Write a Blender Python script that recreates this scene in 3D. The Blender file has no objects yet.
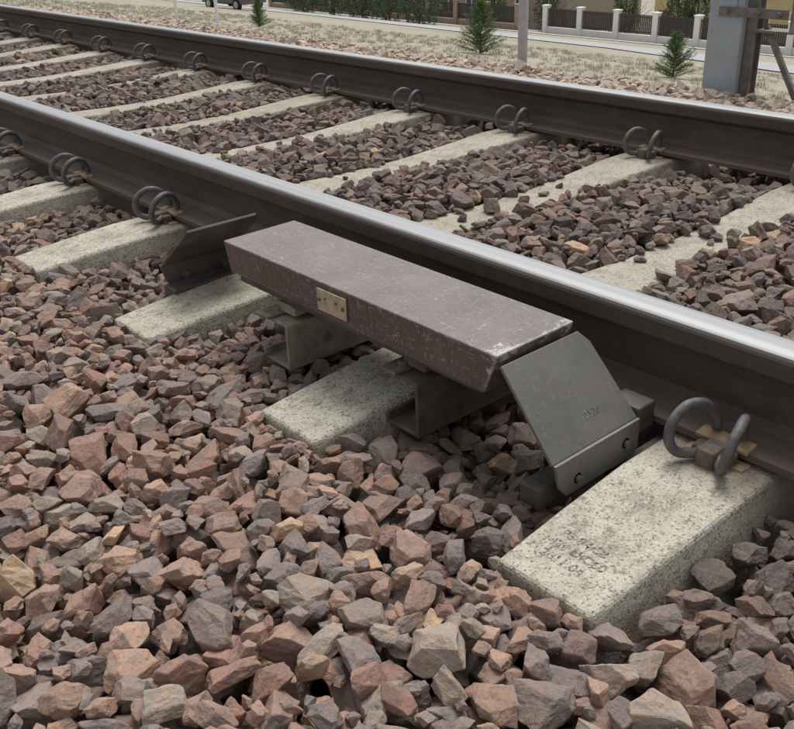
import bpy, bmesh, math, random, time
import numpy as np
from mathutils import Matrix, Vector, Euler, noise as mnoise
random.seed(7); rng=np.random.default_rng(11)
SC=bpy.context.scene; ROOT=SC.collection
# ------------------------------------------------------------------ helpers
def mat(name):
    m=bpy.data.materials.new(name); m.use_nodes=True
    nt=m.node_tree; b=nt.nodes["Principled BSDF"]
    return m,nt,b
def N(nt,t,**kw):
    n=nt.nodes.new(t)
    for k,v in kw.items(): setattr(n,k,v)
    return n
def L(nt,a,b): nt.links.new(a,b)
def ramp(nt,fac,stops):
    r=N(nt,'ShaderNodeValToRGB'); e=r.color_ramp.elements
    while len(e)<len(stops): e.new(.5)
    for el,(p,c) in zip(e,stops):
        el.position=p; el.color=(*c,1) if len(c)==3 else c
    L(nt,fac,r.inputs[0]); return r.outputs[0]
def mix(nt,fac,a,b,mode='MIX'):
    m=N(nt,'ShaderNodeMix',data_type='RGBA',blend_type=mode)
    for s,v in ((m.inputs[0],fac),(m.inputs[6],a),(m.inputs[7],b)):
        if hasattr(v,'links'): L(nt,v,s)
        elif isinstance(v,(int,float)): s.default_value=v
        else: s.default_value=(*v,1)
    return m.outputs[2]
def noise(nt,scale,detail=3,rough=.6,coord='Object',sc=None,dist=0):
    tc=N(nt,'ShaderNodeTexCoord'); o=tc.outputs[coord]
    if sc:
        mp=N(nt,'ShaderNodeMapping'); mp.inputs['Scale'].default_value=sc; L(nt,o,mp.inputs[0]); o=mp.outputs[0]
    n=N(nt,'ShaderNodeTexNoise'); n.inputs['Scale'].default_value=scale; n.inputs['Detail'].default_value=detail
    n.inputs['Roughness'].default_value=rough; n.inputs['Distortion'].default_value=dist
    L(nt,o,n.inputs['Vector']); return n.outputs['Fac']
def math_(nt,op,a,b=None):
    m=N(nt,'ShaderNodeMath',operation=op)
    for s,v in zip(m.inputs,(a,b)):
        if v is None: continue
        if hasattr(v,'links'): L(nt,v,s)
        else: s.default_value=v
    return m.outputs[0]
def bump(nt,b,h,strength=.4,dist=.01):
    n=N(nt,'ShaderNodeBump'); n.inputs['Strength'].default_value=strength; n.inputs['Distance'].default_value=dist
    L(nt,h,n.inputs['Height']); L(nt,n.outputs[0],b.inputs['Normal'])
def simple(name,col,rough=.7,metal=0,var=.25,scale=8,bs=.15):
    m,nt,b=mat(name); n=noise(nt,scale)
    lo=tuple(c*(1-var) for c in col); hi=tuple(min(1,c*(1+var)) for c in col)
    L(nt,ramp(nt,n,[(.3,lo),(.7,hi)]),b.inputs['Base Color'])
    b.inputs['Roughness'].default_value=rough; b.inputs['Metallic'].default_value=metal
    if bs: bump(nt,b,n,bs,.005)
    return m
def obj(name,me,parent=None,mats=()):
    o=bpy.data.objects.new(name,me); ROOT.objects.link(o)
    for m in mats: me.materials.append(m)
    if parent: o.parent=parent
    return o
def from_bm(name,bm,parent=None,mats=(),smooth=False):
    me=bpy.data.meshes.new(name); bm.normal_update(); bm.to_mesh(me); bm.free()
    if smooth:
        for p in me.polygons: p.use_smooth=True
    return obj(name,me,parent,mats)
def bev_(bm,geom,off,seg=2): return bmesh.ops.bevel(bm,geom=geom,offset=off,segments=seg,affect='EDGES',profile=.5,clamp_overlap=True)
def bmbox(bm,x0,x1,y0,y1,z0,z1,mi=0,rot=None,bev=0):
    r=bmesh.ops.create_cube(bm,size=1); vs=r['verts']
    bmesh.ops.scale(bm,vec=(x1-x0,y1-y0,z1-z0),verts=vs)
    if bev:
        es=list({e for v in vs for e in v.link_edges})
        rr=bev_(bm,es,bev,2)
        vs=list({v for f in rr['faces'] for v in f.verts}|{v for v in vs if v.is_valid})
    c=Vector(((x0+x1)/2,(y0+y1)/2,(z0+z1)/2))
    if rot is not None: bmesh.ops.transform(bm,matrix=rot,verts=vs)
    bmesh.ops.translate(bm,vec=c,verts=vs)
    for f in {f for v in vs for f in v.link_faces}: f.material_index=mi
    return vs
def bmcyl(bm,p,axis,r,h,seg=16,mi=0,r2=None):
    q=Vector((0,0,1)).rotation_difference(Vector(axis)).to_matrix().to_4x4()
    m=Matrix.Translation(Vector(p))@q
    rr=bmesh.ops.create_cone(bm,cap_ends=True,segments=seg,radius1=r,radius2=r if r2 is None else r2,depth=h,matrix=m)
    for f in {f for v in rr['verts'] for f in v.link_faces}: f.material_index=mi
def empty(name,loc=(0,0,0)):
    o=bpy.data.objects.new(name,None); ROOT.objects.link(o); o.location=loc; return o
def extr_profile(bm,prof,y0,y1,mi=None):
    ys=[y0,y1]
    rows=[[bm.verts.new((x,y,z)) for x,z in prof] for y in ys]
    n=len(prof)
    for i in range(n):
        f=bm.faces.new((rows[0][i],rows[0][(i+1)%n],rows[1][(i+1)%n],rows[1][i]))
        if mi: f.material_index=mi[i]
    bm.faces.new(rows[0][::-1]); bm.faces.new(rows[1])
# ------------------------------------------------------------------ camera
f,pitch,yaw,roll,H,a=923.24,.464,.8671,-.0371,.6193,1.2621
fh=Vector((math.cos(yaw),math.sin(yaw),0)); rt=Vector((math.sin(yaw),-math.cos(yaw),0)); up=Vector((0,0,1))
F=fh*math.cos(pitch)-up*math.sin(pitch); U=fh*math.sin(pitch)+up*math.cos(pitch)
R2=rt*math.cos(roll)+U*math.sin(roll); U2=-rt*math.sin(roll)+U*math.cos(roll)
cd=bpy.data.cameras.new("camera"); co=bpy.data.objects.new("camera",cd); ROOT.objects.link(co)
co.matrix_world=Matrix(((R2.x,U2.x,-F.x,-a),(R2.y,U2.y,-F.y,0),(R2.z,U2.z,-F.z,H),(0,0,0,1)))
cd.sensor_width=36; cd.lens=f*36/794; cd.clip_end=3000; cd.clip_start=.02
SC.camera=co
SC.view_settings.view_transform='Standard'; SC.view_settings.look='None'; SC.view_settings.exposure=0
# ------------------------------------------------------------------ light
SUN_EL,SUN_AZ=math.radians(62),math.radians(35)
w=bpy.data.worlds.new("World"); SC.world=w; w.use_nodes=True; nt=w.node_tree
sky=nt.nodes.new('ShaderNodeTexSky'); sky.sky_type='NISHITA'; sky.sun_disc=False
sky.sun_elevation=SUN_EL; sky.sun_rotation=math.radians(90)-SUN_AZ; sky.dust_density=3; sky.ozone_density=1
hs=nt.nodes.new('ShaderNodeHueSaturation'); hs.inputs['Saturation'].default_value=.10
nt.links.new(sky.outputs[0],hs.inputs['Color']); bg=nt.nodes['Background']
nt.links.new(hs.outputs[0],bg.inputs[0]); bg.inputs[1].default_value=.15
sl=bpy.data.lights.new("sun",'SUN'); sl.energy=2.3; sl.angle=math.radians(34); sl.color=(1,.97,.92)
so=bpy.data.objects.new("sun",sl); ROOT.objects.link(so)
sd=Vector((math.cos(SUN_EL)*math.cos(SUN_AZ),math.cos(SUN_EL)*math.sin(SUN_AZ),math.sin(SUN_EL)))
so.rotation_euler=sd.to_track_quat('Z','Y').to_euler()
# ------------------------------------------------------------------ dims
G=1.507; S=.5924; Y0=.6172
SLP=[(-.500,-.201,.080),(-.35,-.190,.087),(-.20,-.181,.092),(.20,-.181,.092),(.40,-.191,.084),(.60,-.199,.078),(.7535,-.200,.077)]
SLP=SLP+[(G-x,z,wd) for x,z,wd in SLP[:-1][::-1]]
sx=[p[0] for p in SLP]; sz=[p[1] for p in SLP]; sw=[p[2] for p in SLP]
TX=[-900,-40,-6,-3,-1.95,-1.7,2.6,3.45,4.7,70,900]
TZ=[-4,-2.2,-1.35,-1.05,-.36,-.30,-.31,-.42,-1.235,-10.4,-12]
def tz(x): return float(np.interp(x,TX,TZ))
# ------------------------------------------------------------------ ground
m,nt,b=mat("ground_dry_grass")
tc=N(nt,'ShaderNodeTexCoord'); sp=N(nt,'ShaderNodeSeparateXYZ'); L(nt,tc.outputs['Object'],sp.inputs[0])
n1=noise(nt,.35,5,.65); n2=noise(nt,6,5,.7); n3=noise(nt,60,3,.7)
g=ramp(nt,n2,[(.3,(.23,.205,.155)),(.5,(.34,.305,.24)),(.72,(.45,.41,.335))])
gr=ramp(nt,n3,[(.3,(.15,.15,.09)),(.7,(.27,.265,.165))])
mk=ramp(nt,n1,[(.45,(0,0,0)),(.68,(.75,.75,.75))])
grass=mix(nt,mk,g,gr)
bal=ramp(nt,n3,[(.3,(.05,.04,.036)),(.7,(.12,.095,.082))])
inb=math_(nt,'MULTIPLY',math_(nt,'GREATER_THAN',sp.outputs[0],-2.1),math_(nt,'LESS_THAN',sp.outputs[0],3.6))
L(nt,mix(nt,inb,grass,bal),b.inputs['Base Color']); b.inputs['Roughness'].default_value=.95
bump(nt,b,n2,.6,.05); GM=m
xs=sorted(set(TX+[5,8,12,16,20,25,30,35,40,45,50,60,100,200,400,-10,-20,-100,-300]+[0,-1,1,2]))
ys=[-400,-100,-20,-5,0,5,10,20,30,40,60,100,200,400,1000]
vs=[(x,y,tz(x)) for x in xs for y in ys]; ny=len(ys)
fs=[(i*ny+j,(i+1)*ny+j,(i+1)*ny+j+1,i*ny+j+1) for i in range(len(xs)-1) for j in range(ny-1)]
me=bpy.data.meshes.new("ground"); me.from_pydata(vs,[],fs); obj("ground",me,None,[GM])
def strip(name,pts,mt,dz):
    v=[];fc=[]
    for (xa,ya,xb,yb) in pts:
        v+= [(xa,ya,tz(xa)+dz),(xb,yb,tz(xb)+dz)]
    for i in range(len(pts)-1): fc.append((2*i,2*i+1,2*i+3,2*i+2))
    me=bpy.data.meshes.new(name); me.from_pydata(v,[],fc); return obj(name,me,None,[mt])
asph=simple("road_asphalt",(.36,.36,.37),.9,0,.12,3,.1)
strip("road",[(19.5,-5,23.5,-8),(24,13,28,12),(29,22.5,33.5,22),(33,46,37.5,46),(36,80,40.5,80)],asph,.03)
strip("pavement",[(41.2,0,43.2,0),(41.2,100,43.2,100)],simple("pavement_slabs",(.46,.45,.43),.9,0,.1,4,.1),.03)
# ------------------------------------------------------------------ rails
def rail_prof():
    half=[(.075,-.172),(.075,-.160),(.046,-.152),(.022,-.143),(.0105,-.128),(.0083,-.09),(.0105,-.058),(.020,-.050),(.034,-.0445),(.0362,-.040),(.0355,-.014),(.0345,-.009),(.0315,-.005),(.026,-.0024),(.013,-.0005)]
    full=[(x,z) for x,z in half]+[(-x,z) for x,z in half[::-1]]
    n=len(full)
    return full,[1 if min(full[i][1],full[(i+1)%n][1])>-.0145 else 0 for i in range(n)]
m,nt,b=mat("rail_rusty_side")
n1=noise(nt,9,5,.7,sc=(1,.25,1)); n2=noise(nt,140,2,.7); n3=noise(nt,30,4,.7)
c=ramp(nt,n1,[(.3,(.050,.038,.034)),(.55,(.076,.056,.049)),(.75,(.11,.082,.07))])
c=mix(nt,ramp(nt,n3,[(.55,(0,0,0)),(.75,(.6,.6,.6))]),c,(.135,.092,.072))
tc=N(nt,'ShaderNodeTexCoord'); sp=N(nt,'ShaderNodeSeparateXYZ'); L(nt,tc.outputs['Object'],sp.inputs[0])
foot=ramp(nt,math_(nt,'MULTIPLY',math_(nt,'ADD',sp.outputs[2],.172),6.0),[(.06,(.8,.8,.8)),(.22,(0,0,0))])
c=mix(nt,foot,c,(.135,.10,.08))
L(nt,c,b.inputs['Base Color']); b.inputs['Roughness'].default_value=.62; b.inputs['Specular IOR Level'].default_value=.4
bump(nt,b,n2,.35,.002); RS=m
m,nt,b=mat("rail_running_surface")
n1=noise(nt,14,4,.6,sc=(6,.06,1)); n2=noise(nt,40,4,.6,sc=(1,.3,1))
tc=N(nt,'ShaderNodeTexCoord'); sp=N(nt,'ShaderNodeSeparateXYZ'); L(nt,tc.outputs['Object'],sp.inputs[0])
ax=math_(nt,'ABSOLUTE',sp.outputs[0])
e=math_(nt,'ADD',math_(nt,'MULTIPLY',ax,28),math_(nt,'MULTIPLY',n2,.18))
c=ramp(nt,n1,[(.3,(.25,.26,.27)),(.7,(.34,.35,.365))])
c2=mix(nt,ramp(nt,e,[(.80,(0,0,0)),(1.0,(1,1,1))]),c,(.14,.125,.115))
L(nt,c2,b.inputs['Base Color']); b.inputs['Metallic'].default_value=.5
L(nt,ramp(nt,n1,[(.3,(.46,)*3),(.7,(.58,)*3)]),b.inputs['Roughness']); RT=m
for x in (0,G):
    bm=bmesh.new(); pr,mi=rail_prof(); extr_profile(bm,pr,-25,160,mi)
    bmesh.ops.recalc_face_normals(bm,faces=bm.faces)
    o=from_bm("rail",bm,None,[RS,RT]); o.location=(x,0,0)
# ------------------------------------------------------------------ sleepers
m,nt,b=mat("sleeper_concrete")
oi=N(nt,'ShaderNodeObjectInfo')
n1=noise(nt,5,5,.65); n2=noise(nt,70,4,.75); n3=noise(nt,230,2,.6); n4=noise(nt,14,6,.75)
c=ramp(nt,n1,[(.3,(.39,.36,.295)),(.5,(.50,.47,.39)),(.7,(.58,.55,.465))])
c=mix(nt,ramp(nt,n4,[(.48,(0,0,0)),(.64,(.85,.85,.85))]),c,(.29,.262,.205))
c=mix(nt,ramp(nt,n2,[(.54,(0,0,0)),(.64,(.75,.75,.75))]),c,(.17,.15,.118))
c=mix(nt,ramp(nt,n3,[(.60,(0,0,0)),(.66,(.7,.7,.7))]),c,(.68,.65,.56))
c=mix(nt,ramp(nt,n3,[(.35,(.8,.8,.8)),(.41,(0,0,0))]),c,(.10,.09,.07))
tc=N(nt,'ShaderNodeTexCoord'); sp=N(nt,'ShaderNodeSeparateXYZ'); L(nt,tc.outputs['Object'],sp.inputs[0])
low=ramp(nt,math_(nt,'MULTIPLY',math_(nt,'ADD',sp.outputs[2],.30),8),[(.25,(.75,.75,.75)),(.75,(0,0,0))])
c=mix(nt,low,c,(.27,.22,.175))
d1=math_(nt,'ABSOLUTE',sp.outputs[0]); d2=math_(nt,'ABSOLUTE',math_(nt,'SUBTRACT',sp.outputs[0],G))
dm=math_(nt,'ADD',math_(nt,'MINIMUM',d1,d2),math_(nt,'MULTIPLY',n4,.12))
c=mix(nt,ramp(nt,math_(nt,'MULTIPLY',dm,3),[(.45,(.6,.6,.6)),(.75,(0,0,0))]),c,(.22,.17,.13))
mid=math_(nt,'ABSOLUTE',math_(nt,'SUBTRACT',sp.outputs[0],G/2))
c=mix(nt,ramp(nt,math_(nt,'SUBTRACT',1.35,mid),[(.45,(0,0,0)),(.75,(.25,.25,.25))]),c,(.26,.215,.175))
c=mix(nt,1.0,c,ramp(nt,oi.outputs['Random'],[(0,(.86,.85,.83)),(1,(1.0,1.0,1.0))]),'MULTIPLY')
L(nt,c,b.inputs['Base Color']); b.inputs['Roughness'].default_value=.93
hh=math_(nt,'ADD',n2,math_(nt,'MULTIPLY',n3,.6)); bump(nt,b,hh,.7,.005); CM=m
def sleeper_mesh():
    bm=bmesh.new(); rows=[]
    for i,(x,z,wd) in enumerate(SLP):
        end=(i==0) or (i==len(SLP)-1); sg=-1 if i==0 else 1
        xb=x+(sg*.03 if end else 0)
        pr=[(-.15,-.42),(-wd,z),(wd,z),(.15,-.42)]
        rows.append([bm.verts.new((xb if k in(0,3) else x,yy,zz)) for k,(yy,zz) in enumerate(pr)])
    for r0,r1 in zip(rows,rows[1:]):
        for k in range(4): bm.faces.new((r0[k],r1[k],r1[(k+1)%4],r0[(k+1)%4]))
    bm.faces.new(rows[0]); bm.faces.new(rows[-1][::-1])
    bmesh.ops.recalc_face_normals(bm,faces=bm.faces)
    bev_(bm,[e for e in bm.edges if e.calc_face_angle(0)>.5],.008,3)
    bmesh.ops.triangulate(bm,faces=bm.faces)
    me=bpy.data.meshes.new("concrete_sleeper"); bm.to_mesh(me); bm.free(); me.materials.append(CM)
    return me
SM=sleeper_mesh(); KS=range(-3,34); sleepers={}
for k in KS:
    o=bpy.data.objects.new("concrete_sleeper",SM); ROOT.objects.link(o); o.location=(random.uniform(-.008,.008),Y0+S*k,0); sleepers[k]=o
    if k==0: o.location.x=0
m,nt,b=mat("stamp_ink"); n=noise(nt,130,4,.75)
L(nt,ramp(nt,n,[(.44,(.10,.09,.075)),(.55,(.42,.39,.32))]),b.inputs['Base Color']); b.inputs['Roughness'].default_value=.95
tilt=math.atan2(.011,.15)
def zt(x): return float(np.interp(x,sx,sz))
for i,(t,x) in enumerate((("PS-94/SB",-.402),("1435 UIC60",-.427),("2011 04",-.452))):
    cu=bpy.data.curves.new("stamp",'FONT'); cu.body=t; cu.size=.022; cu.align_x='CENTER'; cu.extrude=0; cu.offset=.0003
    o=bpy.data.objects.new("stamp_text",cu); ROOT.objects.link(o); cu.materials.append(m); o.parent=sleepers[0]
    xa=Vector((0,-1,0)); ya=Vector((math.cos(tilt),0,math.sin(tilt))); za=xa.cross(ya)
    if za.z<0: za=-za
    o.matrix_local=Matrix((( xa.x,ya.x,za.x,x),(xa.y,ya.y,za.y,.012),(xa.z,ya.z,za.z,zt(x)+.0007),(0,0,0,1)))
# ------------------------------------------------------------------ rail clips
def tube(bm,pts,r,seg=10,mi=0,sub=6):
    P=[Vector(p) for p in pts]; Q=[]
    n=len(P)
    for i in range(n-1):
        p0=P[max(i-1,0)];p1=P[i];p2=P[i+1];p3=P[min(i+2,n-1)]
        for j in range(sub):
            t=j/sub
            Q.append(.5*((2*p1)+(-p0+p2)*t+(2*p0-5*p1+4*p2-p3)*t*t+(-p0+3*p1-3*p2+p3)*t**3))
    Q.append(P[-1]); rings=[]; nrm=None
    for i,q in enumerate(Q):
        t=(Q[min(i+1,len(Q)-1)]-Q[max(i-1,0)]).normalized()
        if nrm is None: nrm=t.orthogonal().normalized()
        nrm=(nrm-t*nrm.dot(t)).normalized(); bn=t.cross(nrm)
        rings.append([bm.verts.new(q+r*(nrm*math.cos(2*math.pi*k/seg)+bn*math.sin(2*math.pi*k/seg))) for k in range(seg)])
    for r0,r1 in zip(rings,rings[1:]):
        for k in range(seg):
            fc=bm.faces.new((r0[k],r0[(k+1)%seg],r1[(k+1)%seg],r1[k])); fc.material_index=mi; fc.smooth=True
    for rr in (rings[0][::-1],rings[-1]):
        fc=bm.faces.new(rr); fc.material_index=mi
clipM=simple("clip_spring_steel",(.11,.108,.108),.6,.15,.35,70,.25)
ancM=simple("clip_cast_anchor",(.15,.118,.095),.8,.1,.35,50,.3)
insM=simple("clip_insulator",(.33,.24,.15),.75,0,.35,40,.15)
bm=bmesh.new()
h=[(-.058,.022,-.146),(-.060,.024,-.126),(-.080,.034,-.100),(-.112,.045,-.094),(-.142,.050,-.112),(-.152,.048,-.141),(-.141,.039,-.163),(-.118,.022,-.168),(-.104,.009,-.160)]
tube(bm,h+[(-.101,0,-.157)]+[(x,-y,z) for x,y,z in h[::-1]],.0085,12,0,6)
bmbox(bm,-.128,-.080,-.017,.017,-.20,-.150,1,None,.006)
bmbox(bm,-.110,-.082,-.034,.034,-.20,-.158,1,None,.005)
bmbox(bm,-.081,-.050,-.046,.046,-.1615,-.1525,2,Matrix.Rotation(-.12,4,'Y'),.003)
bmbox(bm,-.100,-.074,-.052,.052,-.20,-.1765,2,None,.002)
bmesh.ops.recalc_face_normals(bm,faces=bm.faces)
CL=bpy.data.meshes.new("rail_clip"); bm.to_mesh(CL); bm.free()
for mm in (clipM,ancM,insM): CL.materials.append(mm)
for k in KS:
    for x,flip in ((0,0),(0,1),(G,0),(G,1)):
        if k>22 and flip==0 and x>0: continue
        o=bpy.data.objects.new("rail_clip",CL); ROOT.objects.link(o)
        o.location=(x,Y0+S*k+random.uniform(-.006,.006),0); o.rotation_euler=(0,0,math.pi if flip else 0)
# ------------------------------------------------------------------ trackside detector
m,nt,b=mat("cover_brown_paint")
n1=noise(nt,7,5,.7); n2=noise(nt,90,4,.7); s1=noise(nt,5,2,.5,sc=(60,3,60),dist=.6); s2=noise(nt,4,2,.5,sc=(5,50,5),dist=.8)
s3=noise(nt,3,2,.5,sc=(26,9,10),dist=1.5); n5=noise(nt,260,2,.6)
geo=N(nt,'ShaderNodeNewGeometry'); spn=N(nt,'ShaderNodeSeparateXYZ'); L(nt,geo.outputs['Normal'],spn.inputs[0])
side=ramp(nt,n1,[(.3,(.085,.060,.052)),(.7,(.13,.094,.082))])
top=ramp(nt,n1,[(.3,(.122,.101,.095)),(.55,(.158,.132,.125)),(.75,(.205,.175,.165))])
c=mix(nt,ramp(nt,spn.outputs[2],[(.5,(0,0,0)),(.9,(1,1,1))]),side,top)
c=mix(nt,ramp(nt,n2,[(.56,(0,0,0)),(.75,(.55,.55,.55))]),c,(.27,.24,.22))
c=mix(nt,ramp(nt,n5,[(.66,(0,0,0)),(.72,(.6,.6,.6))]),c,(.42,.39,.36))
for s_,p in ((s1,.645),(s2,.645),(s3,.67)):
    scr=ramp(nt,s_,[(p,(0,0,0)),(p+.009,(.9,.9,.9)),(p+.018,(0,0,0))]); c=mix(nt,scr,c,(.50,.475,.45))
bv=N(nt,'ShaderNodeBevel',samples=3); bv.inputs['Radius'].default_value=.006
dt=N(nt,'ShaderNodeVectorMath',operation='DOT_PRODUCT'); L(nt,bv.outputs[0],dt.inputs[0]); L(nt,geo.outputs['Normal'],dt.inputs[1])
edge=math_(nt,'SUBTRACT',1.0,dt.outputs['Value'])
tc=N(nt,'ShaderNodeTexCoord'); sp=N(nt,'ShaderNodeSeparateXYZ'); L(nt,tc.outputs['Object'],sp.inputs[0])
endm=ramp(nt,sp.outputs[1],[(.855,(1,1,1)),(.93,(0,0,0))])
amt=math_(nt,'ADD',math_(nt,'MULTIPLY',endm,.24),-.13)
em=math_(nt,'ADD',math_(nt,'MULTIPLY',edge,1.3),math_(nt,'ADD',math_(nt,'ADD',math_(nt,'MULTIPLY',math_(nt,'SUBTRACT',n1,.5),.8),math_(nt,'MULTIPLY',math_(nt,'SUBTRACT',n2,.5),.6)),amt))
c=mix(nt,ramp(nt,em,[(.09,(0,0,0)),(.17,(.8,.8,.8))]),c,(.50,.48,.46))
L(nt,c,b.inputs['Base Color']); b.inputs['Roughness'].default_value=.62; bump(nt,b,n2,.15,.001); BM_=m
m,nt,b=mat("plate_grey_steel")
n1=noise(nt,8,5,.7); n2=noise(nt,110,4,.7); s1=noise(nt,5,2,.5,sc=(50,4,10),dist=.6)
c=ramp(nt,n1,[(.3,(.12,.115,.107)),(.7,(.175,.168,.155))])
c=mix(nt,ramp(nt,n2,[(.56,(0,0,0)),(.72,(.6,.6,.6))]),c,(.25,.235,.21))
c=mix(nt,ramp(nt,s1,[(.66,(0,0,0)),(.672,(.6,.6,.6)),(.69,(0,0,0))]),c,(.36,.35,.33))
L(nt,c,b.inputs['Base Color']); b.inputs['Roughness'].default_value=.55; b.inputs['Metallic'].default_value=.1; bump(nt,b,n2,.15,.001); PM=m
darkM=simple("bracket_dark_steel",(.085,.075,.068),.6,.1,.35,30,.2)
lpltM=simple("plate_brown_steel",(.125,.102,.093),.6,.1,.35,12,.15)
brM=simple("bracket_brown_paint",(.12,.09,.08),.6,.1,.4,24,.2)
ltM=simple("bracket_galvanised",(.25,.222,.175),.65,.1,.4,25,.2)
lpM=simple("latch_plate_brass",(.44,.375,.26),.5,.2,.25,60,.1)
blk=simple("rivet_dark",(.10,.09,.075),.7)
boltM=simple("bolt_steel",(.16,.145,.13),.5,.4,.3,80,.1)
DEV=empty("trackside_detector",(0,0,0))
bm=bmesh.new()
x0,x1=-.337,-.152
V=[(x0,.856,0),(x1,.858,0),(x1,1.640,0),(x0,1.636,0),(x0+.002,.884,-.074),(x1,.880,-.074),(x1,1.628,-.070),(x0+.002,1.622,-.066)]
v=[bm.verts.new(p) for p in V]
for q in ((0,1,2,3),(7,6,5,4),(0,4,5,1),(1,5,6,2),(2,6,7,3),(3,7,4,0)): bm.faces.new([v[i] for i in q])
bmesh.ops.recalc_face_normals(bm,faces=bm.faces)
bev_(bm,bm.edges[:],.003,3)
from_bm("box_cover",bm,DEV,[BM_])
bm=bmesh.new(); bmbox(bm,-.322,-.150,.90,1.61,-.088,-.0755,0,None,.003); from_bm("base_tray",bm,DEV,[darkM])
bm=bmesh.new()
bmbox(bm,x0-.0045,x0-.0005,1.222,1.308,-.056,-.012,0,None,.0015)
for yy in (1.230,1.300): bmcyl(bm,(x0-.0052,yy,-.034),(-1,0,0),.0035,.003,14,1)
for yy in (1.250,1.282): bmcyl(bm,(x0-.0052,yy,-.028),(-1,0,0),.0022,.002,12,1)
from_bm("latch_plate",bm,DEV,[lpM,blk])
def cchan(name,ya,yb,z0,z1,xa,xb,mt,t=.007):
    bm=bmesh.new()
    bmbox(bm,xa,xb,ya,ya+t,z0,z1,0,None,.0015)
    bmbox(bm,xa+.004,xb,ya+t+.0003,yb,z1-t,z1-.0004,0,None,.0015)
    bmbox(bm,xa,xb,ya+t+.0003,yb,z0+.0004,z0+t,0,None,.0015)
    bmbox(bm,xa,xb,yb+.0003,yb+t,z0+.0004,z0+.022,0,None,.0015)
    bmbox(bm,xa-.006,xa+.05,yb-.03,yb+.012,z1+.0005,z1+.007,0,None,.0015)
    bmbox(bm,xa+.03,xb,ya+.012,yb-.012,z1+.0075,-.0885,0,None,.002)
    bmcyl(bm,(xa+.028,yb-.012,z1+.011),(0,0,1),.009,.008,6)
    return from_bm(name,bm,DEV,[mt])
cchan("support_channel",1.395,1.480,-.212,-.115,-.358,.07,ltM)
cchan("support_channel",1.030,1.110,-.218,-.112,-.345,.07,brM)
def plate(name,sg,yt,yb,ztp,zb,zf,xa,xb,mt):
    t=.006; bm=bmesh.new()
    n=Vector((0,(zb-ztp),-(yb-yt))).normalized()
    if n.z<0: n=-n
    ch=.035
    def P(x,u): return Vector((x,yt+(yb-yt)*u,ztp+(zb-ztp)*u))
    out=[P(xa+.004,0),P(xb-ch*.4,0),P(xb,.14),P(xb+.01,1),P(xa,1)]
    fl=[P(xa,1),P(xb+.01,1),Vector((xb+.01,yb,zf+.01)),Vector((xb-.002,yb,zf)),Vector((xa+.03,yb,zf)),Vector((xa+.012,yb,zf+.02))]
    for poly,off in ((out,n*t),(fl,Vector((0,-sg*t,0)))):
        A=[bm.verts.new(p) for p in poly]; B=[bm.verts.new(p-off) for p in poly]
        k=len(A); bm.faces.new(A); bm.faces.new(B[::-1])
        for i in range(k): bm.faces.new((A[i],B[i],B[(i+1)%k],A[(i+1)%k]))
    bmesh.ops.recalc_face_normals(bm,faces=bm.faces)
    bev_(bm,bm.edges[:],.0012,2)
    return from_bm(name,bm,DEV,[mt])
plate("deflector_plate",-1,.848,.737,-.014,-.140,-.205,-.340,-.140,PM)
plate("deflector_plate",1,1.795,1.945,-.016,-.135,-.200,-.340,-.140,lpltM)
m,nt,b=mat("plate_faded_marking"); n=noise(nt,160,3,.7)
L(nt,ramp(nt,n,[(.48,(.15,.145,.133)),(.62,(.28,.27,.25))]),b.inputs['Base Color']); b.inputs['Roughness'].default_value=.6
cu=bpy.data.curves.new("marking",'FONT'); cu.body="2520"; cu.size=.019; cu.align_x='CENTER'
o=bpy.data.objects.new("plate_marking",cu); ROOT.objects.link(o); cu.materials.append(m); o.parent=DEV
xa=Vector((1,0,0)); ya=Vector((0,.848-.737,-.014+.140)).normalized(); za=xa.cross(ya); u=.78
pc=Vector((-.215,.848+(.737-.848)*u,-.014+(-.140+.014)*u))+Vector((0,-ya.z,ya.y))*.0008
o.matrix_local=Matrix(((xa.x,ya.x,za.x,pc.x),(xa.y,ya.y,za.y,pc.y),(xa.z,ya.z,za.z,pc.z),(0,0,0,1)))
bm=bmesh.new()
for xx,zz in ((-.165,-.172),(-.285,-.183)):
    bmcyl(bm,(xx,.734,zz),(0,-1,0),.009,.006,20,0); bmcyl(bm,(xx,.729,zz),(0,-1,0),.0065,.008,6,0)
for xx in (-.17,-.28): bmcyl(bm,(xx,1.94,-.17),(0,-1,0),.010,.016,6,0)
from_bm("plate_bolts",bm,DEV,[boltM])
bm=bmesh.new()
bmbox(bm,-.352,.06,.752,.790,-.222,-.186,0,None,.003)
bmbox(bm,-.125,-.078,.738,.800,-.177,-.128,0,None,.004)
bmbox(bm,-.345,.06,1.875,1.93,-.212,-.178,0,None,.003)
bmbox(bm,-.125,-.078,1.86,1.93,-.177,-.128,0,None,.004)
from_bm("deflector_arm",bm,DEV,[darkM])
# ------------------------------------------------------------------ ballast (one merged mesh of crushed stones)
m,nt,b=mat("ballast_rock")
at=N(nt,'ShaderNodeAttribute',attribute_type='GEOMETRY',attribute_name='tint')
n1=noise(nt,50,2,.65); n2=noise(nt,210,3,.8)
c=mix(nt,ramp(nt,n1,[(.38,(0,0,0)),(.66,(.85,.85,.85))]),at.outputs['Color'],mix(nt,1.0,at.outputs['Color'],(1.34,1.14,1.02),'MULTIPLY'))
c=mix(nt,ramp(nt,n2,[(.34,(.7,.7,.7)),(.48,(0,0,0))]),c,mix(nt,1.0,at.outputs['Color'],(.62,.61,.63),'MULTIPLY'))
c=mix(nt,ramp(nt,n2,[(.58,(0,0,0)),(.72,(.42,.42,.42))]),c,(.42,.35,.30))
L(nt,c,b.inputs['Base Color']); b.inputs['Roughness'].default_value=.86; b.inputs['Specular IOR Level'].default_value=.3
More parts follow.
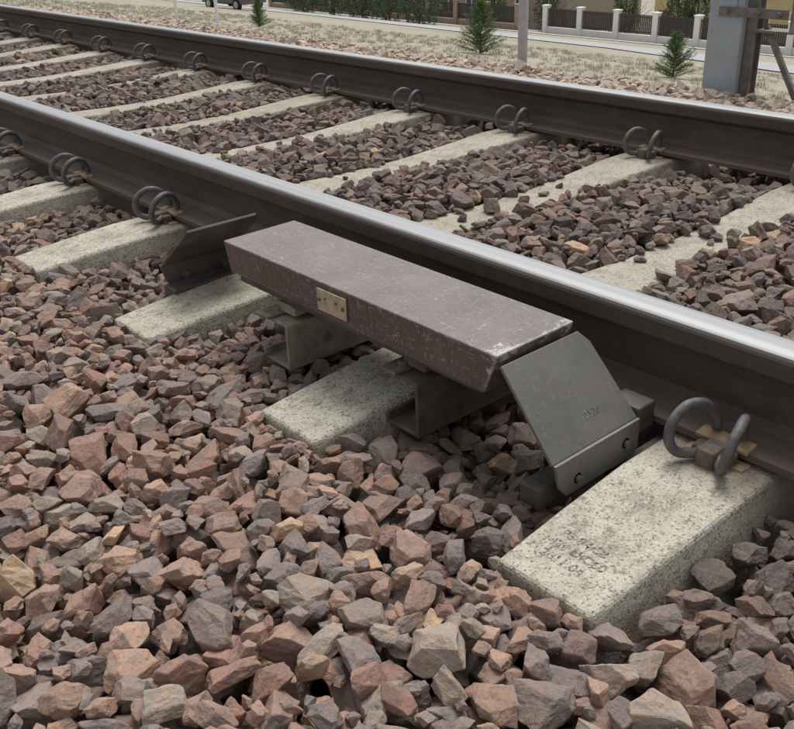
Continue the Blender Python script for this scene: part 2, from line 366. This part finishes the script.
bump(nt,b,n2,.75,.0026); ROCK=m
def hull(hi):
    bm=bmesh.new(); bmesh.ops.create_cube(bm,size=2)
    npl=int(rng.integers(8,15)); D=rng.normal(size=(npl,3)); D/=np.linalg.norm(D,axis=1)[:,None]
    for _ in range(3):
        for j in range(npl):
            d=D-D[j]; dd=(d**2).sum(1)+1e-3; D[j]-=.04*(d/dd[:,None]**1.5).sum(0); D[j]/=np.linalg.norm(D[j])
    dist=rng.uniform(.50,.85,npl)
    for n_,ds in zip(D,dist):
        r=bmesh.ops.bisect_plane(bm,geom=bm.verts[:]+bm.edges[:]+bm.faces[:],plane_co=n_*ds,plane_no=n_,clear_outer=True,dist=1e-5)
        ed=[e for e in r['geom_cut'] if isinstance(e,bmesh.types.BMEdge)]
        if len(ed)>=3: bmesh.ops.contextual_create(bm,geom=ed)
    bmesh.ops.remove_doubles(bm,verts=bm.verts[:],dist=.06)
    bmesh.ops.recalc_face_normals(bm,faces=bm.faces)
    if hi:
        bmesh.ops.bevel(bm,geom=bm.edges[:],offset=.035,segments=1,affect='EDGES',profile=.5,clamp_overlap=True)
        bmesh.ops.triangulate(bm,faces=bm.faces)
        for lim in (.26,.26,.28):
            long=[e for e in bm.edges if e.calc_length()>lim]
            if long: bmesh.ops.subdivide_edges(bm,edges=long,cuts=1); bmesh.ops.triangulate(bm,faces=bm.faces)
        off=Vector(rng.uniform(-50,50,3))
        for v in bm.verts:
            v.co+=v.co.normalized()*(mnoise.noise(v.co*2.3+off)*.09+mnoise.noise(v.co*6+off)*.05)
    else: bmesh.ops.triangulate(bm,faces=bm.faces)
    bm.verts.ensure_lookup_table(); P=np.array([v.co[:] for v in bm.verts]); T_=np.array([[v.index for v in f_.verts] for f_ in bm.faces]); bm.free()
    P*=np.array([1.0,rng.uniform(.62,.95),rng.uniform(.48,.85)])
    P[:,0]+=P[:,2]*rng.uniform(-.35,.35); P[:,1]+=P[:,0]*rng.uniform(-.25,.25)
    P-=(P.max(0)+P.min(0))/2; P/=np.abs(P).max()
    return P,T_
HI=[hull(True) for _ in range(44)]; LO=[hull(False) for _ in range(24)]
print("hi tris",np.mean([len(t) for _,t in HI]),"lo",np.mean([len(t) for _,t in LO]))
pts=[];rot=[];scl=[];tint=[];top_=[]
FG=np.array(((.290,.208,.172),(.240,.200,.180),(.325,.232,.182),(.262,.172,.142),(.290,.248,.212),(.208,.178,.170),(.275,.200,.168),(.225,.192,.178)))
IN=np.array(((.185,.148,.132),(.162,.142,.135),(.208,.152,.128),(.218,.180,.158),(.142,.120,.113)))
def tint_for(x,y):
    u=rng.random()
    if x>2.1: base=np.array([.44,.385,.33])*rng.uniform(.75,1.15)
    else:
        fgc=FG[int(u*8)]; inc=IN[int(u*5)]
        if x<.05:
            t=min(1,max(0,(-x-.22+rng.normal(0,.05))/.3)); base=inc*.82*(1-t)+fgc*t
        else: base=inc
        base=base*rng.uniform(.84,1.16)
        q=rng.random()
        if q<.015: base=np.array([.42,.31,.22])
        elif q<.06: base=base*.72+np.array([.015,.015,.02])
    return base
def add(x,y,z,r,cz,tp=9):
    pts.append((x,y,z)); rot.append((rng.normal(0,.38)+(math.pi if rng.random()<.5 else 0),rng.normal(0,.38),rng.uniform(0,6.283)))
    scl.append((r,r,r*cz)); tint.append(tint_for(x,y)); top_.append(tp)
t0=time.time()
gx0,gx1,gy0,gy1,res=-1.75,2.1,-.75,5.2,.0065
nx=int((gx1-gx0)/res); nyy=int((gy1-gy0)/res)
X=gx0+res*(np.arange(nx)+.5); Yg=gy0+res*(np.arange(nyy)+.5)
Hm=np.full((nx,nyy),-.300)
inX=(X>-.5)&(X<G+.5); ztop=np.interp(X,sx,sz); wtop=np.interp(X,sx,sw)
KK=[k for k in KS if Y0+S*k<gy1+.3]
for k in KK:
    dy=np.abs(Yg-(Y0+S*k))[None,:]
    slope=np.clip((dy-wtop[:,None])/(.15-.09)*.2,0,None)
    Hm=np.where(inX[:,None]&(dy<.15),np.maximum(Hm,ztop[:,None]-slope),Hm)
def near_sleeper(x,y,m):
    if x<-.497-m or x>G+.497+m: return False
    k=round((y-Y0)/S); return abs(y-(Y0+S*k))<np.interp(x,sx,sw)+m
ph=rng.uniform(0,6.28,6)
def T(x,y):
    b=.010*math.sin(4.1*x+ph[0]+1.7*y)+.008*math.sin(7.3*y+ph[1]-2*x)
    if x<-.40:
        t=min(1,(-.40-x)/.25); base=-.226*(1-t)+-.200*t
        if y>1.5: base+=.012*min(1,(y-1.5))
        return base+b
    if x<.12:
        if .72<y<1.12: return -.252+b*.5
        return -.226+b*.5
    if x<.3 or x>1.2: return -.205+b*.6
    return -.192+b*.6
att=0
while att<66000:
    att+=1
    r=float(np.clip(rng.lognormal(math.log(.0270),.27),.013,.042)) if att<50000 else rng.uniform(.010,.018)
    cz=rng.uniform(.8,1.05); c_=r*.60*cz
    best=None
    for _ in range(3):
        x=rng.uniform(gx0+.05,gx1-.05); y=rng.uniform(gy0+.05,gy1-.05)
        if abs(x)<.085 or abs(x-G)<.085: continue
        mg=.008 if (x<.25 or x>1.25) else -.008
        if near_sleeper(x,y,mg) and rng.random()>((.004 if r>.018 else .02) if mg>0 else .03): continue
        i=int((x-gx0)/res); j=int((y-gy0)/res); re=r*.78; n=int(re/res)+1
        sub=Hm[i-n:i+n+1,j-n:j+n+1]
        dx=(X[i-n:i+n+1]-x)[:,None]; dy=(Yg[j-n:j+n+1]-y)[None,:]
        q=1-(dx*dx+dy*dy)/(re*re); msk=q>0; cap=c_*np.sqrt(np.where(msk,q,0))
        zc=np.where(msk,sub+cap,-9).max()
        v=zc-T(x,y)
        if best is None or v<best[0]: best=(v,x,y,zc,i,j,n,msk,cap)
    if best is None: continue
    v,x,y,zc,i,j,n,msk,cap=best
    if v>.006 : continue
    zc-=c_*.25
    sub=Hm[i-n:i+n+1,j-n:j+n+1]; sub[...]=np.where(msk,np.maximum(sub,zc+cap*.92),sub)
    add(x,y,zc,r,cz,zc+c_)
nn=len(pts)
keep=np.ones(nn,bool)
for q in range(nn):
    x,y,z=pts[q]; r=scl[q][0]; i=int((x-gx0)/res); j=int((y-gy0)/res); k=max(1,int(r*.6/res))
    if Hm[i-k:i+k+1,j-k:j+k+1].min()>top_[q]+.010: keep[q]=False
for (xa_,xb_,ya_,yb_,zb,step) in ((-1.75,2.1,5.2,14,-.225,.048),(2.05,3.5,-.6,11,-.285,.054),(-2.2,-1.75,-.6,6,-.27,.055)):
    for x in np.arange(xa_,xb_,step):
        for y in np.arange(ya_,yb_,step):
            for lay in (0,1):
                px=x+rng.normal(0,.014); py=y+rng.normal(0,.014)
                if abs(px)<.08 or abs(px-G)<.08: continue
                if near_sleeper(px,py,.012):
                    if lay==1 or abs(py-(Y0+S*round((py-Y0)/S)))<.06: continue
                base=zb+(-.012 if lay==0 else .010)+rng.normal(0,.006)
                if px>2.4: base-=max(0,(px-2.4))*.06 + max(0,px-3.2)*.35
                if px<-.45 and px>-1.75: base+=.02
                if px<-1.75: base-=(-1.75-px)*.35
                add(px,py,base,float(np.clip(rng.lognormal(math.log(.029),.22),.018,.045)),rng.uniform(.75,1))
for _ in range(260):
    x=rng.uniform(3.4,6.5); y=rng.uniform(0,14); add(x,y,tz(x)+.01,rng.uniform(.02,.04),.9)
keep=np.concatenate([keep,np.ones(len(pts)-nn,bool)])
PT=np.array(pts)[keep]; RO=np.array(rot)[keep]; SCL=np.array(scl)[keep]; TI=np.array(tint)[keep]
dcam=np.hypot(PT[:,0]+a,PT[:,1]); hi=(dcam<3.3)
def rotm(E):
    cx,cy,cz=np.cos(E).T; sx_,sy_,sz_=np.sin(E).T
    R=np.empty((len(E),3,3))
    R[:,0,0]=cy*cz;R[:,0,1]=sx_*sy_*cz-cx*sz_;R[:,0,2]=cx*sy_*cz+sx_*sz_
    R[:,1,0]=cy*sz_;R[:,1,1]=sx_*sy_*sz_+cx*cz;R[:,1,2]=cx*sy_*sz_-sx_*cz
    R[:,2,0]=-sy_;R[:,2,1]=sx_*cy;R[:,2,2]=cx*cy
    return R
RM=rotm(RO); VV=[];TT=[];CC=[];off=0
for sel,lib in ((hi,HI),(~hi,LO)):
    ids=np.where(sel)[0]; which=rng.integers(0,len(lib),len(ids))
    for li,(P,Tr) in enumerate(lib):
        s=ids[which==li]
        if len(s)==0: continue
        Q=np.einsum('nij,vj->nvi',RM[s],P)*SCL[s][:,None,:]+PT[s][:,None,:]
        VV.append(Q.reshape(-1,3)); TT.append((Tr[None]+(np.arange(len(s))*len(P))[:,None,None]+off).reshape(-1,3)); CC.append(np.repeat(TI[s],len(P),0)); off+=len(s)*len(P)
VV=np.concatenate(VV).astype(np.float32);TT=np.concatenate(TT).astype(np.int32);CC=np.concatenate(CC).astype(np.float32)
me=bpy.data.meshes.new("ballast"); me.vertices.add(len(VV)); me.vertices.foreach_set('co',VV.ravel())
me.loops.add(TT.size); me.loops.foreach_set('vertex_index',TT.ravel()); me.polygons.add(len(TT)); me.polygons.foreach_set('loop_start',np.arange(0,TT.size,3,dtype=np.int32))
me.polygons.foreach_set('use_smooth',np.zeros(len(TT),bool)); me.update(calc_edges=True)
at_=me.attributes.new('tint','FLOAT_COLOR','POINT'); at_.data.foreach_set('color',np.concatenate([CC,np.ones((len(CC),1),np.float32)],1).ravel())
obj("ballast",me,None,[ROCK])
print("stones",len(PT),"hi",int(hi.sum()),"tris",len(TT),"t",time.time()-t0)
def attr(me,nm,ty,arr,field):
    a_=me.attributes.new(nm,ty,'POINT'); a_.data.foreach_set(field,np.array(arr,dtype=np.int32 if ty=='INT' else np.float32).ravel())
def inst_mod(o,coll,name):
    ng=bpy.data.node_groups.new(name,'GeometryNodeTree')
    ng.interface.new_socket('Geometry',in_out='INPUT',socket_type='NodeSocketGeometry'); ng.interface.new_socket('Geometry',in_out='OUTPUT',socket_type='NodeSocketGeometry')
    A=ng.nodes.new; gi=A('NodeGroupInput'); go=A('NodeGroupOutput'); ci=A('GeometryNodeCollectionInfo'); ci.inputs['Collection'].default_value=coll
    ci.inputs['Separate Children'].default_value=True; ci.inputs['Reset Children'].default_value=True
    ip=A('GeometryNodeInstanceOnPoints'); ip.inputs['Pick Instance'].default_value=True
    def na(nm,ty):
        n=A('GeometryNodeInputNamedAttribute'); n.data_type=ty; n.inputs['Name'].default_value=nm; return n.outputs[0]
    e2r=A('FunctionNodeEulerToRotation')
    K=ng.links.new
    K(gi.outputs[0],ip.inputs['Points']); K(ci.outputs[0],ip.inputs['Instance']); K(na('idx','INT'),ip.inputs['Instance Index'])
    K(na('rot','FLOAT_VECTOR'),e2r.inputs[0]); K(e2r.outputs[0],ip.inputs['Rotation']); K(na('scl','FLOAT_VECTOR'),ip.inputs['Scale'])
    K(ip.outputs[0],go.inputs[0])
    md=o.modifiers.new(name,'NODES'); md.node_group=ng
# ------------------------------------------------------------------ foliage helpers
def leafmat(name,lo,hi):
    m,nt,b=mat(name); g=N(nt,'ShaderNodeNewGeometry')
    L(nt,ramp(nt,g.outputs['Random Per Island'],[(0,lo),(1,hi)]),b.inputs['Base Color']); b.inputs['Roughness'].default_value=.7
    return m
barkM=simple("bark",(.10,.075,.055),.9)
pineM=leafmat("pine_needles",(.07,.12,.04),(.17,.24,.09)); thujaM=leafmat("thuja_leaves",(.05,.075,.033),(.12,.16,.065)); bushM=leafmat("bush_leaves",(.035,.06,.03),(.10,.14,.06))
grM=leafmat("grass_blades",(.27,.26,.17),(.50,.45,.35))
def quads(name,C,D,Wd,parent,mt):
    V=np.stack([C-D-Wd*.6,C-D+Wd*.6,C+D+Wd*.2,C+D-Wd*.2],1).reshape(-1,3)
    me=bpy.data.meshes.new(name); n=len(C); me.from_pydata(V.tolist(),[],np.arange(4*n).reshape(-1,4).tolist()); return obj(name,me,parent,[mt])
def unit(n):
    v=rng.normal(size=(n,3)); return v/np.linalg.norm(v,axis=1)[:,None]
def conifer(name,x,y,hgt,wid):
    r=empty(name,(x,y,tz(x)-.02)); bm=bmesh.new(); bmcyl(bm,(0,0,hgt*.48),(0,0,1),hgt*.02,hgt*.96,8,0,hgt*.004)
    C=[];D=[]
    for wz in np.arange(.03,.97,.065):
        for k in range(10):
            an=rng.uniform(0,6.28); ln=wid*.5*(1-wz)**.75*rng.uniform(.6,1.25)+.03*hgt; el=.35+.5*wz
            d=np.array([math.cos(an)*math.cos(el),math.sin(an)*math.cos(el),math.sin(el)]); base=np.array([0,0,wz*hgt])
            bmcyl(bm,base+d*ln*.5,d,hgt*.006,ln,5,0,hgt*.002)
            n=45; t=rng.uniform(.1,1.05,n)[:,None]; C.append(base+d*ln*t+rng.normal(0,.015*hgt,(n,3))); dd=d+unit(n)*.9; D.append(dd/np.linalg.norm(dd,axis=1)[:,None]*hgt*.035)
    from_bm("trunk",bm,r,[barkM]); C=np.concatenate(C);D=np.concatenate(D); W=np.cross(D,unit(len(D)))*.24
    quads("needles",C,D,W,r,pineM)
conifer("pine_sapling",15.9,11.1,.9,1.0); conifer("pine_sapling",16.2,16.9,1.25,1.35); conifer("pine_sapling",16.3,27,.9,.7)
def bush(name,x,y,hgt,rx,ry,mt,cone=False,n=5000,leaf=.05):
    r=empty(name,(x,y,tz(x)-.05)); bm=bmesh.new(); bmcyl(bm,(0,0,hgt*.35),(0,0,1),.06,hgt*.7,8,0,.02)
    for k in range(9):
        d=Vector(unit(1)[0]); d.z=abs(d.z)+.4; d.normalize(); bmcyl(bm,d*hgt*.25+Vector((0,0,hgt*.15)),d,.025,hgt*.5,6,0,.008)
    from_bm("trunk",bm,r,[barkM])
    u=unit(n); rad=rng.uniform(.55,1,n)**.5
    lump=1+.14*np.sin(u[:,0]*5+x)+.12*np.sin(u[:,1]*7+y)+.1*np.sin(u[:,2]*9+x*y)
    C=u*(rad*lump)[:,None]
    if cone:
        zz=(C[:,2]+1)/2; C[:,:2]*=(1.25*(1-np.clip(zz,0,1)**1.5)+.05)[:,None]
    C=C*np.array([rx,ry,hgt/2])+np.array([0,0,hgt/2]); D=unit(n)*leaf; D[:,2]=abs(D[:,2]); W=np.cross(D,unit(n))*.6
    quads("leaves",C,D,W,r,mt)
for i,(y,hh) in enumerate(((44,2.2),(46.8,2.6),(49.5,2.3),(52.5,2.4),(56,2.0))): bush("hedge_bush",38.9,y,hh,1.2,1.5,bushM,False,4200,.07)
for x,y,hh in ((47.5,35.2,4.2),(47.5,31.6,4.5),(47.6,30.4,4.3),(47.8,41.5,4.6),(47.6,46,4.0)): bush("thuja_tree",x,y,hh,.75,.75,thujaM,True,5000,.07)
gc=bpy.data.collections.new("grass_tufts")
for i in range(5):
    n=26; an=rng.uniform(0,6.28,n); C=np.stack([rng.normal(0,.05,n),rng.normal(0,.05,n),np.full(n,.04)],1)
    D=np.stack([np.cos(an)*.02,np.sin(an)*.02,rng.uniform(.015,.04,n)],1); W=np.stack([-np.sin(an),np.cos(an),0*an],1)*.005
    C[:,2]=D[:,2]; V=np.stack([C-D-W,C-D+W,C+D+W*.2,C+D-W*.2],1).reshape(-1,3)
    me2=bpy.data.meshes.new("tuft"); me2.from_pydata(V.tolist(),[],np.arange(4*n).reshape(-1,4).tolist()); me2.materials.append(grM)
    o=bpy.data.objects.new(f"tuft_{i}",me2); gc.objects.link(o)
n=5000; gxx=4.8+rng.random(n)**1.2*18; gyy=rng.uniform(2,45,n)
P=np.stack([gxx,gyy,np.interp(gxx,TX,TZ)],1).astype(np.float32)
me=bpy.data.meshes.new("grass"); me.vertices.add(n); me.vertices.foreach_set('co',P.ravel())
attr(me,'rot','FLOAT_VECTOR',np.stack([0*gxx,0*gxx,rng.uniform(0,6.28,n)],1),'vector')
s_=rng.uniform(.5,1.4,n); attr(me,'scl','FLOAT_VECTOR',np.stack([s_,s_,s_],1),'vector'); attr(me,'idx','INT',rng.integers(0,5,n),'value')
gro=obj("grass",me); inst_mod(gro,gc,"grass_instances")
# ------------------------------------------------------------------ mast, posts
mastM=simple("mast_blue_grey_paint",(.36,.41,.45),.6,0,.12,5,.1); rustM=simple("mast_weathered_steel",(.20,.175,.16),.75,.1,.35,14,.2)
ms=empty("equipment_mast",(3.35,2.66,tz(3.35)))
bm=bmesh.new(); bmbox(bm,-.08,.08,-.095,.095,-.1,3.2,0,None,.008); bmbox(bm,-.0875,-.0805,-.06,.06,.45,1.9,0,None,.002)
from_bm("box_column",bm,ms,[mastM])
bm=bmesh.new()
bmbox(bm,-.03,.03,-.128,-.120,-.1,3.2); bmbox(bm,-.036,-.0305,-.150,-.10,-.1,3.2); bmbox(bm,.0305,.036,-.150,-.10,-.1,3.2)
bmbox(bm,-.098,-.0885,-.34,.03,.455,.50); bmbox(bm,-.06,.06,-.36,-.151,.385,.395); bmbox(bm,-.087,.06,-.36,-.352,.396,.56)
for yy in (-.30,-.19,-.02): bmcyl(bm,(-.11,yy,.478),(-1,0,0),.012,.03,6)
bmbox(bm,-.012,.012,-.31,-.285,.02,.44,0,Matrix.Rotation(-.55,4,'X'))
from_bm("steel_support",bm,ms,[rustM])
pp=empty("metal_post",(3.38,4.12,tz(3.38))); bm=bmesh.new(); bmcyl(bm,(0,0,1.1),(0,0,1),.031,2.3,20); bmcyl(bm,(0,0,2.26),(0,0,1),.04,.03,20); bmcyl(bm,(0,0,.03),(0,0,1),.045,.08,16)
from_bm("post",bm,pp,[simple("post_galvanised",(.42,.42,.44),.5,.2,.15,12,.05)])
whM=simple("white_paint",(.80,.80,.79),.6,0,.08,6,.05)
for x,y in ((12.5,25.4),(13.4,24.7)):
    r=empty("white_marker_post",(x,y,tz(x))); bm=bmesh.new(); bmcyl(bm,(0,0,1.5),(0,0,1),.05,3,14); bmcyl(bm,(0,0,3.02),(0,0,1),.06,.05,14); bmcyl(bm,(0,0,.05),(0,0,1),.08,.12,12); from_bm("post",bm,r,[whM])
# ------------------------------------------------------------------ fences
panM=simple("fence_panel_dark",(.05,.043,.04),.6)
def fence(name,x,y0,y1,step,pm,hp=1.55):
    r=empty(name,(x,0,0)); z=tz(x); bm=bmesh.new(); bm2=bmesh.new(); n=int(round((y1-y0)/step))
    for i in range(n+1):
        y=y0+i*step; bmbox(bm,-.17,.17,y-.17,y+.17,z-.2,z+hp,0,None,.01); bmbox(bm,-.21,.21,y-.21,y+.21,z+hp+.002,z+hp+.08,0,None,.01)
        if i<n:
            bmbox(bm,-.1,.1,y+.172,y+step-.172,z-.2,z+.38,0,None,.005)
            for zz in (.5,1.3): bmbox(bm2,-.02,.02,y+.172,y+step-.172,z+zz,z+zz+.05)
            for yy in np.arange(y+.26,y+step-.2,.12): bmbox(bm2,-.045,-.021,yy,yy+.085,z+.42,z+hp-.1)
    from_bm("posts_and_base",bm,r,[pm]); from_bm("slats",bm2,r,[panM])
fence("white_fence",45,12.9,39.2,2.63,whM)
brickM,nt,b=mat("brick"); br=N(nt,'ShaderNodeTexBrick'); br.inputs['Scale'].default_value=4; br.inputs['Color1'].default_value=(.30,.14,.09,1); br.inputs['Color2'].default_value=(.24,.115,.08,1); br.inputs['Mortar'].default_value=(.38,.35,.31,1)
tc=N(nt,'ShaderNodeTexCoord'); L(nt,tc.outputs['Object'],br.inputs[0]); L(nt,br.outputs[0],b.inputs['Base Color'])
fence("brick_fence",45,41.5,69,2.75,simple("brick_fence_posts",(.36,.27,.22),.85,0,.3,9,.2),1.5)
# ------------------------------------------------------------------ houses and car
glassM=simple("window_glass",(.06,.07,.08),.1,0,.2,2,0); roofM=simple("roof_tiles",(.20,.09,.07),.8,0,.25,6,.3)
def house(name,x,y,lx,ly,hw,hr,wm):
    z=tz(x)-.3; r=empty(name,(x,y,z)); bm=bmesh.new(); bmbox(bm,0,lx,-ly/2,ly/2,0,hw); bmbox(bm,-.05,-.001,-ly/2-.05,ly/2+.05,0,.75,1); from_bm("walls",bm,r,[wm,simple(name+"_plinth",(.36,.34,.32),.9)])
    bm=bmesh.new(); o=.5; A=[(-o,-ly/2-o,hw),(lx+o,-ly/2-o,hw),(lx+o,ly/2+o,hw),(-o,ly/2+o,hw),(lx/2,-ly/2-o,hw+hr),(lx/2,ly/2+o,hw+hr)]
    v=[bm.verts.new(p) for p in A]
    for q in ((0,3,5,4),(1,4,5,2),(0,4,1),(3,2,5),(0,1,2,3)): bm.faces.new([v[i] for i in q])
    from_bm("roof",bm,r,[roofM])
    bm=bmesh.new(); bg_=bmesh.new()
    for lvl in (1.1,3.9):
        if lvl+1.4>hw: continue
        for yy in np.arange(-ly/2+1.6,ly/2-1,2.6):
            bmbox(bg_,-.03,-.004,yy-.6,yy+.6,lvl,lvl+1.35)
            for q in ((yy-.68,yy-.6),(yy+.6,yy+.68),(yy-.04,yy+.04)): bmbox(bm,-.06,-.031 if q[0]==yy-.04 else -.002,q[0],q[1],lvl-.08,lvl+1.43)
            for q in ((lvl-.16,lvl-.081),(lvl+1.431,lvl+1.5)): bmbox(bm,-.09,-.002,yy-.74,yy+.74,*q)
    from_bm("window_frames",bm,r,[whM]); from_bm("window_glass",bg_,r,[glassM])
    bm=bmesh.new(); bmbox(bm,-.08,-.052,ly/2-1.4,ly/2-.4,.1,2.2); from_bm("door",bm,r,[simple("door_wood",(.15,.08,.05),.6)])
house("yellow_house",56,33,9,12,6,3,simple("yellow_render",(.62,.50,.28),.9,0,.08,2,.05))
house("yellow_house",57,17,9,11,5.6,3,simple("cream_render",(.62,.54,.38),.9,0,.08,2,.05))
house("brick_house",54,52,9,14,5.8,3,brickM)
house("grey_house",54,74,9,13,5.6,3,simple("grey_render",(.48,.46,.42),.9,0,.08,2,.05))
def car(x,y,ang):
    r=empty("parked_car",(x,y,tz(x)+.04)); r.rotation_euler=(0,0,ang)
    prof=[(-2.1,.35),(-2.12,.75),(-1.95,.95),(-1.5,1.0),(-.95,1.42),(.55,1.46),(1.25,1.02),(2.0,.88),(2.15,.6),(2.12,.35)]
    bm=bmesh.new(); A=[];B=[]
    for s,rw in ((-1,A),(1,B)):
        for px,pz in prof: rw.append(bm.verts.new((px,s*(.86 if pz<1.1 else .66),pz)))
    k=len(prof); bm.faces.new(A[::-1]); bm.faces.new(B)
    for i in range(k): bm.faces.new((A[i],A[(i+1)%k],B[(i+1)%k],B[i]))
    bmesh.ops.recalc_face_normals(bm,faces=bm.faces); bev_(bm,bm.edges[:],.05,3)
    from_bm("body",bm,r,[simple("car_paint",(.13,.14,.16),.25,.5,.05,1,0)],True)
    bm=bmesh.new()
    for s in (-1,1): 
        bmbox(bm,-1.0,.6,s*.80-.02,s*.80+.02,1.05,1.33,0,Matrix.Rotation(s*.45,4,'X'))
    from_bm("windows",bm,r,[glassM])
    bm=bmesh.new()
    for px in (-1.35,1.35):
        for s in (-1,1): bmcyl(bm,(px,s*.82,.32),(0,1,0),.33,.2,24,0); bmcyl(bm,(px,s*.93,.32),(0,1,0),.2,.02,16,1)
    from_bm("wheels",bm,r,[simple("tyre",(.02,.02,.02),.8),simple("wheel_rim",(.45,.45,.46),.4,.7)])
car(31.2,52.5,math.radians(96))
